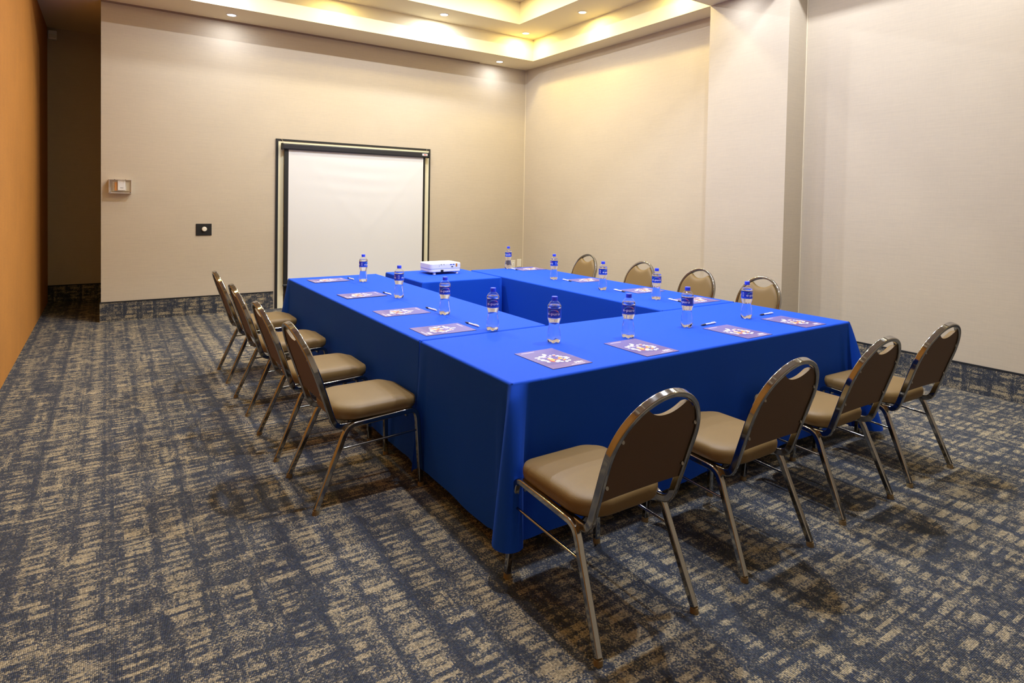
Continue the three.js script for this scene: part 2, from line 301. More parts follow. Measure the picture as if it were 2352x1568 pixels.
// corners in order: near-left, near-right, far-right, far-left (near = larger z). lobes: size of the hanging corner fold at each
function clothGeometry({ x0, x1, z0, z1 }, { lobes, flare, seed, dirs = {}, reach = {}, tipHem = {}, creaseX = [], creaseZ = [], wave = 0.008 }) {
  const R = rng(seed), rr = 0.012, hem = 0.075;
  const C = [V(x0, 0, z1), V(x1, 0, z1), V(x1, 0, z0), V(x0, 0, z0)];
  const Nrm = [V(0, 0, 1), V(1, 0, 0), V(0, 0, -1), V(-1, 0, 0)];   // side k runs from C[k] to C[k+1]
  const ring = [];   // columns: {e: top edge point, b: hem point (xz), lobe 0..1, hemY}
  const L = 0.16;
  for (let k = 0; k < 4; k++) {
    const a = C[k], b = C[(k + 1) % 4], d = b.clone().sub(a).normalize(), len = a.distanceTo(b), n = Nrm[k];
    // side columns
    const cols = Math.max(10, Math.round((len - 2 * L) / 0.07)), ph = R() * 9, ph2 = R() * 9, f1 = 5 + R() * 3, f2 = 13 + R() * 5;
    for (let j = 0; j <= cols; j++) {
      const s = L + (len - 2 * L) * j / cols, e = a.clone().addScaledVector(d, s);
      const w = wave * Math.min(1, flare[k] / 0.02) * (Math.sin(s * f1 + ph) + 0.55 * Math.sin(s * f2 + ph2)) * Math.sin(Math.PI * j / cols);
      ring.push({ e, b: e.clone().addScaledVector(n, flare[k] + w), lobe: 0, hy: hem + 0.008 * Math.sin(s * 3 + ph) });
    }
    // the corner after this side, at C[k+1]
    const kn = (k + 1) % 4, c = C[kn], e1 = d.clone().negate(), e2 = C[(k + 2) % 4].clone().sub(c).normalize(), n2 = Nrm[kn];
    const dg = (dirs[kn] ? V(...dirs[kn]) : n.clone().add(n2)).normalize(), tg = e2.clone().sub(e1).normalize(), q = lobes[kn], w = 0.075 * q, P = (reach[kn] ?? 0.11) * q;
    const s1 = c.clone().addScaledVector(e1, L).addScaledVector(n, flare[k]), s2 = c.clone().addScaledVector(e2, L).addScaledVector(n2, flare[kn]);
    const base = c.clone().addScaledVector(n, flare[k]).addScaledVector(n2, flare[kn]);
    const pts = q > 0 ? [s1, base.clone().addScaledVector(e1, 0.095).addScaledVector(n, 0.004), base.clone().addScaledVector(e1, 0.082).addScaledVector(n, 0.022 * q), base.clone().addScaledVector(e1, 0.064).addScaledVector(n, 0.020 * q), base.clone().addScaledVector(e1, 0.05).addScaledVector(n, -0.004).addScaledVector(dg, 0.008),
      base.clone().addScaledVector(dg, P * 0.45).addScaledVector(tg, -w * 0.85), base.clone().addScaledVector(dg, P * 0.85).addScaledVector(tg, -w * 0.7), base.clone().addScaledVector(dg, P), base.clone().addScaledVector(dg, P * 0.85).addScaledVector(tg, w * 0.7), base.clone().addScaledVector(dg, P * 0.45).addScaledVector(tg, w * 0.85),
      base.clone().addScaledVector(e2, 0.05).addScaledVector(n2, -0.006).addScaledVector(dg, 0.01), base.clone().addScaledVector(e2, 0.095).addScaledVector(n2, 0.004), s2]
      : [s1, base.clone().addScaledVector(e1, 0.05), base.clone().addScaledVector(dg, -0.004), base.clone().addScaledVector(e2, 0.05), s2];
    const m = 44, sp = spline(pts, m);
    for (let j = 1; j < m; j++) {
      const u = j / m, e = u < .5 ? c.clone().addScaledVector(e1, L * Math.pow(1 - 2 * u, 1.3)) : c.clone().addScaledVector(e2, L * Math.pow(2 * u - 1, 1.3));
      const lb = Math.sin(Math.PI * u) ** 2;
      ring.push({ e, b: sp[j], lobe: lb, hy: lerp(hem, tipHem[kn] ?? hem - 0.02, sstep(0.15, 0.75, lb)), q, c, early: kn in tipHem, dg: q > 0 ? dg : null });
    }
  }
  const n = ring.length, rows = 22, cx = (x0 + x1) / 2, cz = (z0 + z1) / 2;
  const skirt = gridGeo(rows, n, (i, j) => {
    const c = ring[j % n];
    // rows 0..3 round the table edge, the rest hang
    const inX = Math.sign(cx - c.e.x) * Math.min(rr, Math.abs(cx - c.e.x)), inZ = Math.sign(cz - c.e.z) * Math.min(rr, Math.abs(cz - c.e.z));
    const onX = Math.min(Math.abs(c.e.x - x0), Math.abs(c.e.x - x1)) < 1e-6 ? 1 : 0, onZ = Math.min(Math.abs(c.e.z - z0), Math.abs(c.e.z - z1)) < 1e-6 ? 1 : 0;
    if (i <= 3) { const a = i / 3 * Math.PI / 2, k = 1 - Math.sin(a); return [c.e.x + onX * inX * k, TT - rr + rr * Math.cos(a), c.e.z + onZ * inZ * k, j * 0.06, -i * 0.006]; }
    const t = (i - 3) / (rows - 3), g = Math.pow(t, lerp(1.25, 0.92, c.lobe)), y0 = TT - rr;
    let px = lerp(c.e.x, c.b.x, g), pz = lerp(c.e.z, c.b.z, g);
    if (c.dg && c.early) { const out = Math.max(0, (c.b.x - c.c.x) * c.dg.x + (c.b.z - c.c.z) * c.dg.z), more = out * (Math.pow(t, 0.55) - g) * 0.8; px += c.dg.x * more; pz += c.dg.z * more; }   // folds stand out early on their way down
    return [px, lerp(y0, c.hy, t), pz, j * 0.06, -0.02 - t * 0.67];
  });
  // the flat top, with pressed fold lines
  const axis = (a, b, cr) => { const o = []; const k = Math.max(2, Math.round((b - a) / 0.12)); for (let i = 0; i <= k; i++) o.push(lerp(a, b, i / k)); for (const c of cr) for (const q of [-0.016, -0.008, -0.003, 0, 0.003, 0.008, 0.016]) o.push(c + q); return [...new Set(o)].sort((p, q) => p - q); };
  const ax = axis(x0 + rr, x1 - rr, creaseX), az = axis(z0 + rr, z1 - rr, creaseZ);
  const ridge = (v, cr) => cr.reduce((s, c) => s + 0.0024 * Math.exp(-(((v - c) / 0.006) ** 2)), 0);
  const top = gridGeo(az.length - 1, ax.length - 1, (i, j) => [ax[j], TT + (i && j && i < az.length - 1 && j < ax.length - 1 ? ridge(ax[j], creaseX) + ridge(az[i], creaseZ) : 0), az[i], ax[j], az[i]]);
  return mergeGeometries([skirt, top]);
}
function tableUnder(label, { x0, x1, z0, z1 }) {
  const g = thing('folding_table', label, 'table', [(x0 + x1) / 2, 0, (z0 + z1) / 2], 0), w = x1 - x0 - 0.03, d = z1 - z0 - 0.03;
  mesh('tabletop', rbox(w, 0.03, d, 0.008, 0, TT - 0.0185, 0), M.tableWood, g);
  for (const sx of [-1, 1]) for (const sz of [-1, 1]) mesh('leg', rbox(0.032, TT - 0.033, 0.032, 0.006, sx * (w / 2 - 0.1), (TT - 0.033) / 2, sz * (d / 2 - 0.1)), M.tableLeg, g);
}
for (const [k, opt, label, under] of [
  ['left', { lobes: [0, 0, 0.5, 1.0], flare: [0, 0.012, 0.02, 0.012], wave: 0.004, seed: 11, creaseX: [1.836] }, 'royal blue cloth on the long table beside the orange partition', 'folding table under the cloth beside the orange partition'],
  ['front', { lobes: [1.0, 1.7, 0, 0.4], dirs: { 0: [-0.62, 0, 0.78], 3: [-1, 0, 0.6] }, reach: { 0: 0.175 }, tipHem: { 0: 0.14 }, flare: [0.02, 0.02, 0, 0.008], seed: 12, wave: 0.012 }, 'royal blue cloth on the front table joining the two long tables', 'folding table under the cloth joining the two long tables'],
  ['right', { lobes: [0, 0, 0, 0], flare: [0, 0.01, 0.02, 0], wave: 0.004, seed: 13, creaseX: [3.72] }, 'royal blue cloth on the long table along the column wall', 'folding table under the cloth along the column wall'],
  ['small', { lobes: [0.6, 0.6, 0, 0], dirs: { 0: [-0.3, 0, 1], 1: [-0.5, 0, 1] }, reach: { 0: 0.15, 1: 0.19 }, flare: [0.015, 0, 0.015, 0.015], seed: 14 }, 'royal blue cloth on the small projector table', 'small folding table under the projector cloth']]) {
  tag(mesh(numbered('tablecloth'), clothGeometry(CLOTHS[k], opt), M.cloth, scene), label, 'tablecloth', 'royal blue tablecloths');
  tableUnder(under, CLOTHS[k]);
}

// ------------------------------------------------------------------ chairs
// local frame: origin on the floor under the seat, +z towards the table; d is measured forward from the rear feet
const D0 = 0.27, L3 = (x, y, d) => V(x, y, d - D0);
const TW = 0.026, TR = 0.006;
function backD(y) { const T = [[0.38, 0.112], [0.42, 0.10], [0.477, 0.082], [0.634, 0.030], [0.777, -0.022], [0.90, -0.07]]; for (let i = 1; i < T.length; i++) if (y <= T[i][0]) return lerp(T[i - 1][1], T[i][1], (y - T[i - 1][0]) / (T[i][0] - T[i - 1][0])); return T.at(-1)[1]; }
const HOOP = { w: 0.207, spring: 0.665, top: 0.882 };
function hoopHalf(y) { if (y <= HOOP.spring) return HOOP.w - 0.004 * sstep(0.65, 0.42, y); const k = (y - HOOP.spring) / (HOOP.top - HOOP.spring); return HOOP.w * Math.sqrt(Math.max(0, 1 - k * k)); }
const chairGeo = (() => {
  const G = {};
  // hoop
  const half = [];
  for (let i = 0; i <= 14; i++) { const a = i / 14 * Math.PI / 2, y = HOOP.spring + (HOOP.top - HOOP.spring) * Math.cos(a); half.push(L3(HOOP.w * Math.sin(a), y, backD(y))); }
  for (const y of [0.62, 0.57, 0.52, 0.47, 0.44]) half.push(L3(hoopHalf(y), y, backD(y)));
  half.push(L3(0.203, 0.415, 0.104), L3(0.201, 0.398, 0.116), L3(0.199, 0.389, 0.134), L3(0.197, 0.386, 0.155), L3(0.195, 0.386, 0.19), L3(0.192, 0.386, 0.28));
  const path = [...half.slice(1).reverse().map(p => V(-p.x, p.y, p.z)), ...half];
  // across direction: the tube's flat face looks out of the hoop's plane
  const nrm = V(0, 0.33, 0.94).normalize();
  G.hoop = sweep(path, (i) => { const p = path[i]; const t = sstep(0.46, 0.39, p.y); return nrm.clone().lerp(V(0, 1, 0.0), t).normalize(); }, 0.031, 0.021, TR);
  // back pad: front cushion and rear panel
  const yb = 0.505, N = 22, xs = 44;
  const topY = (x) => { const w = HOOP.w - TW / 2, k = Math.min(1, Math.abs(x) / w), arch = HOOP.spring + (HOOP.top - TW / 2 - 0.002 - HOOP.spring) * Math.sqrt(Math.max(0, 1 - k * k)), dip = 0.800 + 0.047 * Math.pow(Math.abs(x) / 0.105, 2.2); return Math.min(arch, dip); };
  const pad = (off, puff) => gridGeo(N, xs, (i, j) => {
    const q = j / xs * 2 - 1, wmax = HOOP.w - TW / 2 - 0.001, x = wmax * Math.sin(q * Math.PI / 2), e = i / N * 2 - 1, v = 0.5 + 0.5 * Math.sin(e * Math.PI / 2);
    const ty = topY(x), lo = yb + 0.006 * (1 - q * q) - 0.006, y = lerp(lo, ty, v);
    const b = puff * Math.pow(Math.max(0, 1 - Math.pow(Math.abs(x) / wmax, 6)), 0.5) * Math.pow(Math.max(0, 1 - Math.pow(Math.abs(2 * v - 1), 10)), 0.5);
    return [x, y, backD(y) - D0 + off + b, j / xs * 0.4, v * 0.35];
  });
  G.padFront = (() => { const a = pad(0.006, 0.024); return a; })();
  G.padBack = (() => { const a = pad(-0.006, -0.002); a.index.array.reverse(); a.computeVertexNormals(); return a; })();
  // rim closing the pad between cushion and panel
  { const per = []; const wmax = HOOP.w - TW / 2 - 0.001;
    for (let j = 0; j <= xs; j++) { const q = j / xs * 2 - 1, x = wmax * Math.sin(q * Math.PI / 2); per.push([x, topY(x)]); }
    for (let i = N; i >= 0; i--) per.push([wmax, lerp(yb - 0.006, topY(wmax), 0.5 + 0.5 * Math.sin((i / N * 2 - 1) * Math.PI / 2))]);
    for (let j = xs; j >= 0; j--) { const q = j / xs * 2 - 1, x = wmax * Math.sin(q * Math.PI / 2); per.push([x, yb + 0.006 * (1 - q * q) - 0.006]); }
    for (let i = 0; i <= N; i++) per.push([-wmax, lerp(yb - 0.006, topY(wmax), 0.5 + 0.5 * Math.sin((i / N * 2 - 1) * Math.PI / 2))]);
    G.padRim = gridGeo(1, per.length - 1, (i, j) => [per[j][0], per[j][1], backD(per[j][1]) - D0 + (i ? 0.006 : -0.006), j * .01, i * .01]); }
  // frame tubes
  const rx = 0.213;
  G.rail = [-1, 1].map(s => sweep([L3(s * rx, 0.392, 0.225), L3(s * rx, 0.398, 0.35), L3(s * rx, 0.405, 0.49)], V(1, 0, 0), TW, TW, TR));
  G.rear = [-1, 1].map(s => sweep(spline([L3(s * rx, 0.392, 0.225), L3(s * rx, 0.388, 0.195), L3(s * (rx + .001), 0.374, 0.170), L3(s * (rx + .003), 0.345, 0.151), L3(s * (rx + .006), 0.30, 0.132), L3(s * 0.2285, 0.14, 0.063), L3(s * 0.2365, 0.022, 0.012)], 26), V(1, 0, 0), TW, TW, TR));
  G.front = [-1, 1].map(s => sweep(spline([L3(s * rx, 0.405, 0.49), L3(s * rx, 0.404, 0.515), L3(s * (rx + .001), 0.393, 0.535), L3(s * (rx + .003), 0.365, 0.545), L3(s * (rx + .006), 0.31, 0.549), L3(s * 0.228, 0.16, 0.556), L3(s * 0.237, 0.022, 0.562)], 26), V(1, 0, 0), TW, TW, TR));
  G.cap = [[0.2368, 0.011], [0.2375, 0.5625]].map(([x, d]) => [-1, 1].map(s => { const g = new THREE.CylinderGeometry(0.0155, 0.0165, 0.02, 12); g.translate(s * x, 0.01, d - D0); return g; }));
  G.stretcher = [-1, 1].map(s => { const p = [L3(s * 0.221, 0.283, 0.125), L3(s * 0.222, 0.29, 0.34), L3(s * 0.222, 0.297, 0.55)]; return sweep(p, V(1, 0, 0), 0.011, 0.011, 0.005); });
  G.cross = sweep(spline([L3(-0.205, 0.378, 0.160), L3(-0.15, 0.378, 0.195), L3(-0.06, 0.378, 0.215), L3(0.06, 0.378, 0.215), L3(0.15, 0.378, 0.195), L3(0.205, 0.378, 0.160)], 24), V(0, 1, 0), 0.02, 0.008, 0.003);
  G.crossFront = sweep([L3(-0.215, 0.385, 0.49), L3(0, 0.385, 0.49), L3(0.215, 0.385, 0.49)], V(0, 1, 0), 0.02, 0.012, 0.003);
  // seat cushion
  const out = []; { const corner = (cx, cd, r, a0) => { for (let k = 0; k <= 9; k++) { const a = a0 + k / 9 * Math.PI / 2; out.push([cx + r * Math.cos(a), cd + r * Math.sin(a)]); } };
    corner(0.205 - 0.085, 0.568 - 0.085, 0.085, 0); corner(-0.205 + 0.085, 0.568 - 0.085, 0.085, Math.PI / 2); corner(-0.208 + 0.12, 0.115 + 0.12, 0.12, Math.PI); corner(0.208 - 0.12, 0.115 + 0.12, 0.12, 1.5 * Math.PI); }
  const n = out.length, cx = 0, cd = 0.35, rings = [[0.03, 0.408, 0], [0.008, 0.409, 0], [0.002, 0.414, 0], [-0.002, 0.428, 0], [-0.003, 0.444, 0], [0.002, 0.459, 0], [0.013, 0.470, 0], [0.035, 0.4775, 0], [0.075, 0.482, 0], [0.13, 0.4845, 0], [0.2, 0.4855, 0]];
  G.seat = gridGeo(rings.length, n, (i, j) => {
    const o = out[j % n], r = rings[Math.min(i, rings.length - 1)], dx = o[0] - cx, dd = o[1] - cd, len = Math.hypot(dx, dd), k = i === rings.length ? 0 : Math.max(0.02, 1 - r[0] / len);
    const fall = -0.012 * sstep(0.46, 0.58, cd + dd * k) * (i > 5 ? 1 : 0);
    return [cx + dx * k, (i === rings.length ? 0.486 : r[1]) + fall, cd + dd * k - D0, (cx + dx * k), (cd + dd * k)];
  });
  G.seat.index.array.reverse(); G.seat.computeVertexNormals();
  { const s = new THREE.Shape(out.map(([x, d]) => new THREE.Vector2(x * 0.93, (d - cd) * 0.93))); const g = new THREE.ExtrudeGeometry(s, { depth: 0.008, bevelEnabled: false }); g.rotateX(Math.PI / 2); g.translate(0, 0.4095, cd - D0); G.seatBoard = g; }
  G.screw = (() => { const a = []; for (const s of [-1, 1]) for (const y of [0.56, 0.735]) { const g = new THREE.CylinderGeometry(0.007, 0.007, 0.006, 10); g.rotateX(Math.PI / 2 + 0.33); g.translate(s * (hoopHalf(y) - TW / 2 - 0.006), y, backD(y) - D0 - 0.011); a.push(g); } return a; })();
  return G;
})();
function makeChair() {
  const g = new THREE.Group();
  const seat = mesh('seat', chairGeo.seat, M.vinyl, g); mesh('seat_board', chairGeo.seatBoard, M.black, seat);
  const back = mesh('backrest', merge([chairGeo.padFront, chairGeo.padRim]), M.vinyl, g);
  mesh('back_panel', chairGeo.padBack, M.backPanel, back).userData.label = 'dark brown rear panel of the backrest';
  for (const s of chairGeo.screw) mesh('bracket_screw', s, M.screw, back);
  mesh('back_hoop', chairGeo.hoop, M.chrome, g);
  chairGeo.rail.forEach(q => mesh('seat_rail', q, M.chrome, g));
  chairGeo.rear.forEach((q, i) => mesh('foot_cap', chairGeo.cap[0][i], M.footCap, mesh('leg', q, M.chrome, g)));
  chairGeo.front.forEach((q, i) => mesh('foot_cap', chairGeo.cap[1][i], M.footCap, mesh('leg', q, M.chrome, g)));
  chairGeo.stretcher.forEach(q => mesh('stretcher', q, M.chrome, g));
  mesh('cross_bar', chairGeo.cross, M.chrome, g); mesh('cross_bar', chairGeo.crossFront, M.chrome, g);
  return g;
}
const chair0 = makeChair();
function placeChair(x, z, turn, label, group) { const c = chair0.clone(); c.name = numbered('banquet_chair'); c.position.set(x, 0, z); c.rotation.y = turn; scene.add(c); tag(c, label, 'chair', group); }
// front row (backs towards the room), seats pushed under the front cloth
[[1.570, -1.458, 0, 'beside the hanging fold of the front cloth corner'], [2.362, -1.470, 0, 'second of the front row from the hanging cloth corner'], [3.147, -1.489, 0, 'third of the front row from the hanging cloth corner'], [3.858, -1.487, -0.03, 'last of the front row, nearest the side wall baseboard']].forEach(([x, zf, t, w]) =>
  placeChair(x, zf - D0, Math.PI + t, 'brown chrome hoop back chair ' + w, 'front row chairs'));
[[-3.170, 0.808, 0.02, 'nearest the front table in the row by the partition'], [-3.882, 0.790, 0, 'second from the front table in the row by the partition'], [-4.742, 0.790, 0, 'third from the front table in the row by the partition'], [-5.618, 0.795, 0, 'nearest the screen in the row by the partition']].forEach(([z, xf, t, w]) =>
  placeChair(xf + D0, z, Math.PI / 2 + t, 'brown chrome hoop back chair ' + w, 'partition row chairs'));
[[-5.63, 4.75, 'nearest the room corner, seen over the far table'], [-4.69, 4.735, 'second from the room corner, seen over the far table'], [-3.92, 4.735, 'beside the column, seen over the far table'], [-3.23, 4.73, 'seen over the table end just before the column']].forEach(([z, xf, w]) =>
  placeChair(xf - D0, z, -Math.PI / 2, 'brown chrome hoop back chair ' + w, 'column row chairs'));

// ------------------------------------------------------------------ bottles
const labelTex = canvasTex(1024, 256, (c, w, h) => {
  c.fillStyle = '#143ab4'; c.fillRect(0, 0, w, h);
  c.fillStyle = '#2352d0'; c.fillRect(0, h * 0.78, w, h * 0.22);
  for (const ox of [0, 512]) {
    const cx = ox + 256;
    c.lineWidth = 20; c.lineCap = 'butt';
    [['#2fb4a8', 1.0, 1.28], ['#3f8fe0', 1.28, 1.52], ['#8c6fd0', 1.52, 1.66], ['#e04a58', 1.66, 1.92]].forEach(([col, a, b]) => { c.strokeStyle = col; c.beginPath(); c.ellipse(cx, 108, 118, 78, 0, a * Math.PI, b * Math.PI); c.stroke(); });
    c.strokeStyle = '#ffffff'; c.lineWidth = 5; c.beginPath(); c.ellipse(cx, 108, 132, 92, 0, 1.35 * Math.PI, 1.98 * Math.PI); c.stroke();
    c.fillStyle = '#ffffff'; c.font = 'bold 104px sans-serif'; c.textAlign = 'center'; c.textBaseline = 'middle'; c.fillText('e-pura', cx, 136);
  }
  c.fillStyle = '#dfe6ff'; c.fillRect(492, 40, 40, 140); c.fillStyle = '#143ab4'; c.fillRect(500, 50, 24, 120);
  c.fillStyle = '#5a78d8'; c.fillRect(0, 40, 60, 140);
});
const M_label = std({ map: labelTex, roughness: 0.35 });
const bottleParts = (() => {
  // radius, height: petal base, flared foot, waist, label drum, shoulder, neck
  const P = [[0.0, 0.006], [0.020, 0.003], [0.028, 0.0], [0.034, 0.004], [0.0375, 0.014], [0.0385, 0.026], [0.0375, 0.045], [0.034, 0.068], [0.0300, 0.090], [0.0290, 0.100], [0.0300, 0.110], [0.0335, 0.122], [0.0365, 0.132], [0.0375, 0.140], [0.0375, 0.186], [0.0368, 0.189], [0.0378, 0.193], [0.0382, 0.197], [0.0365, 0.203], [0.031, 0.213], [0.0235, 0.222], [0.0165, 0.228], [0.0135, 0.232], [0.0135, 0.2365]];
  const petal = (g) => { const p = g.attributes.position; for (let i = 0; i < p.count; i++) { const y = p.getY(i), x = p.getX(i), z = p.getZ(i), a = Math.atan2(z, x), k = sstep(0.03, 0.004, y) * Math.min(1, Math.hypot(x, z) / 0.02); const f = 1 - 0.10 * k * (0.5 + 0.5 * Math.cos(5 * a)); p.setXYZ(i, x * f, y + k * 0.006 * (0.5 + 0.5 * Math.cos(5 * a)), z * f); } g.computeVertexNormals(); return g; };
  const cr = (pts, n) => new THREE.CatmullRomCurve3(pts.map(([r, y]) => V(r, y, 0)), false, 'centripetal').getPoints(n).map(v => new THREE.Vector2(Math.max(0, v.x), v.y));
  const shell = petal(new THREE.LatheGeometry(cr(P, 80), 40));
  const W = P.filter(([r, y]) => y <= 0.203).map(([r, y]) => [Math.max(0, r - 0.0006), y + 0.0006]); W.push([0.034, 0.2065], [0.0, 0.2065]);
  const water = petal(new THREE.LatheGeometry(cr(W, 80), 40));
  const label = new THREE.CylinderGeometry(0.03785, 0.03785, 0.048, 48, 1, true); label.translate(0, 0.1625, 0);
  const capProf = [[0, 0.2525], [0.0150, 0.2525], [0.0163, 0.2512], [0.0165, 0.249], [0.0165, 0.2345], [0.0160, 0.2335], [0.0165, 0.2325], [0.0165, 0.2300], [0.014, 0.2298]].map(a => new THREE.Vector2(...a)).reverse();
  const cap = new THREE.LatheGeometry(capProf, 36);
  return { shell, water, label, cap };
})();
const bottle0 = new THREE.Group();
mesh('bottle_shell', bottleParts.shell, M.pet, bottle0); mesh('water', bottleParts.water, M.water, bottle0); mesh('wrap_label', bottleParts.label, M_label, bottle0); mesh('screw_cap', bottleParts.cap, M.cap, bottle0);
function placeBottle(x, z, turn, label, group) { const b = bottle0.clone(); b.name = numbered('water_bottle'); b.position.set(x, TT + 0.0008, z); b.rotation.y = turn; scene.add(b); tag(b, label, 'bottle', group); }
// turn 0 shows the bare back of the label seam to +z; FACE turns a logo to the camera
const face = (x, z, off) => Math.atan2(-x, -z) + Math.PI / 2 + off;
[[2.016, -2.638, -0.12, 'first on the front table by the hanging cloth corner'], [2.459, -2.520, 0.05, 'second on the front table from the hanging cloth corner'], [2.994, -2.551, -0.55, 'third on the front table, with its logo turned aside'], [3.590, -2.546, 0.9, 'last on the front table, before the chair by the column']].forEach(([x, z, o, w]) => placeBottle(x, z, face(x, z, o), 'clear blue capped water bottle ' + w, 'bottles on the front table'));
[[1.887, -3.071, 0.05, 'on the partition side table beside the front table'], [1.865, -3.652, 0.1, 'second from the front table on the partition side'], [1.867, -4.435, 1.5, 'third from the front table on the partition side'], [1.940, -5.445, 1.25, 'on the partition side table before the white screen']].forEach(([x, z, o, w]) => placeBottle(x, z, face(x, z, o), 'clear blue capped water bottle ' + w, 'bottles on the partition side table'));
[[3.750, -5.788, -0.3, 'in front of the wall outlets on the far table'], [3.640, -4.783, -1.3, 'second from the outlets on the far table'], [3.597, -4.015, 0.9, 'third from the outlets on the far table'], [3.630, -3.411, 0.0, 'on the far table next to the front table']].forEach(([x, z, o, w]) => placeBottle(x, z, face(x, z, o), 'clear blue capped water bottle ' + w, 'bottles on the far table'));

// ------------------------------------------------------------------ printed cards
const cardTex = canvasTex(512, 704, (c, w, h) => {
  const R = rng(404);
  c.fillStyle = '#574a90'; c.fillRect(0, 0, w, h);
  c.fillStyle = '#6157a0'; c.fillRect(0, 0, w, h * 0.12);
  c.strokeStyle = '#6a68b0'; c.lineWidth = 7; for (let i = -40; i < 60; i++) { c.beginPath(); c.moveTo(i * 20, 60); c.lineTo(i * 20 + 200, 420); c.stroke(); }
  c.fillStyle = '#6c5a94'; c.fillRect(0, h * 0.82, w, h * 0.18);
  const blob = (x, y, a, b, rot, col) => { c.fillStyle = col; c.beginPath(); c.ellipse(x, y, a, b, rot, 0, 7); c.fill(); };
  for (let k = 0; k < 20; k++) { const a = k / 20 * 6.283, r = 95 + R() * 75; blob(256 + Math.cos(a) * r * 1.15, 372 + Math.sin(a) * r * 1.1, 16 + R() * 26, 10 + R() * 14, R() * 3, ['#f3efe6', '#e9e4dd', '#cfd6ea', '#f6f2ea'][k & 3]); }
  for (let k = 0; k < 16; k++) blob(256 + (R() - .5) * 170, 372 + (R() - .5) * 190, 14 + R() * 30, 8 + R() * 16, R() * 3, ['#e5c06a', '#d98a3c', '#efe2c0', '#c9552e', '#f4ead2', '#b9a6c8'][k % 6]);
  c.fillStyle = '#eeeaf4'; c.fillRect(60, 44, 170, 9);
  for (const [x, ww] of [[352, 18], [384, 40], [438, 14]]) { c.fillRect(x, 588, ww, 42); } c.fillStyle = '#6c5a94'; c.fillRect(392, 600, 22, 6); c.fillRect(392, 614, 22, 6);
  c.fillStyle = '#eeeaf4'; c.fillRect(270, 655, 180, 9);
});
const M_card = std({ map: cardTex, roughness: 0.35 }), M_cardEdge = std({ color: 0x3f3558, roughness: 0.6 });
const CW = 0.236, CH = 0.325;
const cardGeo = new THREE.BoxGeometry(CW, 0.0022, CH); // +z side is the foot of the print
const cardMats = [M_cardEdge, M_cardEdge, M_card, M_cardEdge, M_cardEdge, M_cardEdge];
function placeCard(x, z, turn, label, group) { const m = mesh(numbered('printed_card'), cardGeo, cardMats, scene); m.position.set(x, TT + (x < 1.7 && z < -4 ? 0.0038 : 0.0014), z); m.rotation.y = turn; tag(m, label, 'card', group); }
[[1.804, -2.368, 0.0, 'lying before the first bottle of the front table'], [2.352, -2.312, 0.0, 'lying before the second bottle of the front table'], [3.164, -2.306, 0, 'third on the front table, below a white pen'], [3.772, -2.315, 0, 'on the front table nearest the side wall']].forEach(([x, z, t, w]) => placeCard(x, z, t, 'purple printed card ' + w, 'cards on the front table'));
[[1.640, -3.232, 0, 'on the partition side table nearest the front table'], [1.650, -3.868, 0, 'second from the front table on the partition side'], [1.660, -4.680, 0.04, 'third from the front table on the partition side'], [1.688, -5.660, 0.05, 'on the partition side table nearest the screen']].forEach(([x, z, t, w]) => placeCard(x, z, -Math.PI / 2 + t, 'purple printed card ' + w, 'cards on the partition side table'));
[[3.95, -5.66, 0, 'nearest the room corner on the far table'], [3.90, -4.60, 0, 'second from the room corner on the far table'], [3.895, -3.83, 0, 'third from the room corner on the far table'], [3.895, -3.235, 0, 'on the far table next to the front table']].forEach(([x, z, t, w]) => placeCard(x, z, Math.PI / 2 + t, 'purple printed card ' + w, 'cards on the far table'));

// ------------------------------------------------------------------ pens, lying along local x, dark tip at -x
const penGeo = (() => {
  const l = (pts) => { const g = new THREE.LatheGeometry(pts.map(a => new THREE.Vector2(...a)), 14); g.rotateZ(Math.PI / 2); return g; };  // y -> -x
  return { barrel: l([[0, -0.075], [0.0035, -0.075], [0.0052, -0.071], [0.0054, 0.03]]), grip: l([[0.0054, 0.03], [0.0057, 0.034], [0.0054, 0.058], [0.003, 0.072], [0.001, 0.082], [0, 0.082]]), clip: rbox(0.04, 0.0018, 0.004, 0.0008, 0.05, 0.0068, 0, 1), button: l([[0, -0.084], [0.0022, -0.084], [0.0026, -0.075], [0, -0.0745]]) };
})();
const pen0 = new THREE.Group(); mesh('barrel', penGeo.barrel, M.penWhite, pen0); mesh('grip', penGeo.grip, M.penGrey, pen0); mesh('clip', penGeo.clip, M.penWhite, pen0); mesh('push_button', penGeo.button, M.penWhite, pen0);
function placePen(x, z, turn, label, group) { const p = pen0.clone(); p.name = numbered('ballpoint_pen'); p.position.set(x, TT + 0.0062, z); p.rotation.y = turn; scene.add(p); tag(p, label, 'pen', group); }
[[3.175, -2.530, 0.06, 'white pen beside the third bottle of the front table'], [3.838, -2.560, 0.0, 'white pen beside the last bottle of the front table']].forEach(([x, z, t, w]) => placePen(x, z, t, w, 'pens on the front table'));
[[1.852, -3.258, 'white pen on the partition side table nearest the front table'], [1.864, -3.860, 'white pen second from the front table, partition side'], [1.860, -4.665, 'white pen third from the front table, partition side'], [1.900, -5.676, 'white pen on the partition side table nearest the screen']].forEach(([x, z, w]) => placePen(x, z, -Math.PI / 2 + 0.06, w, 'pens on the partition side table'));
[[3.765, -5.68, 'white pen nearest the wall outlets on the far table'], [3.70, -4.645, 'white pen second from the wall outlets on the far table'], [3.68, -3.885, 'white pen third from the wall outlets on the far table'], [3.715, -3.285, 'white pen on the far table next to the front table']].forEach(([x, z, w]) => placePen(x, z, Math.PI / 2 - 0.08, w, 'pens on the far table'));

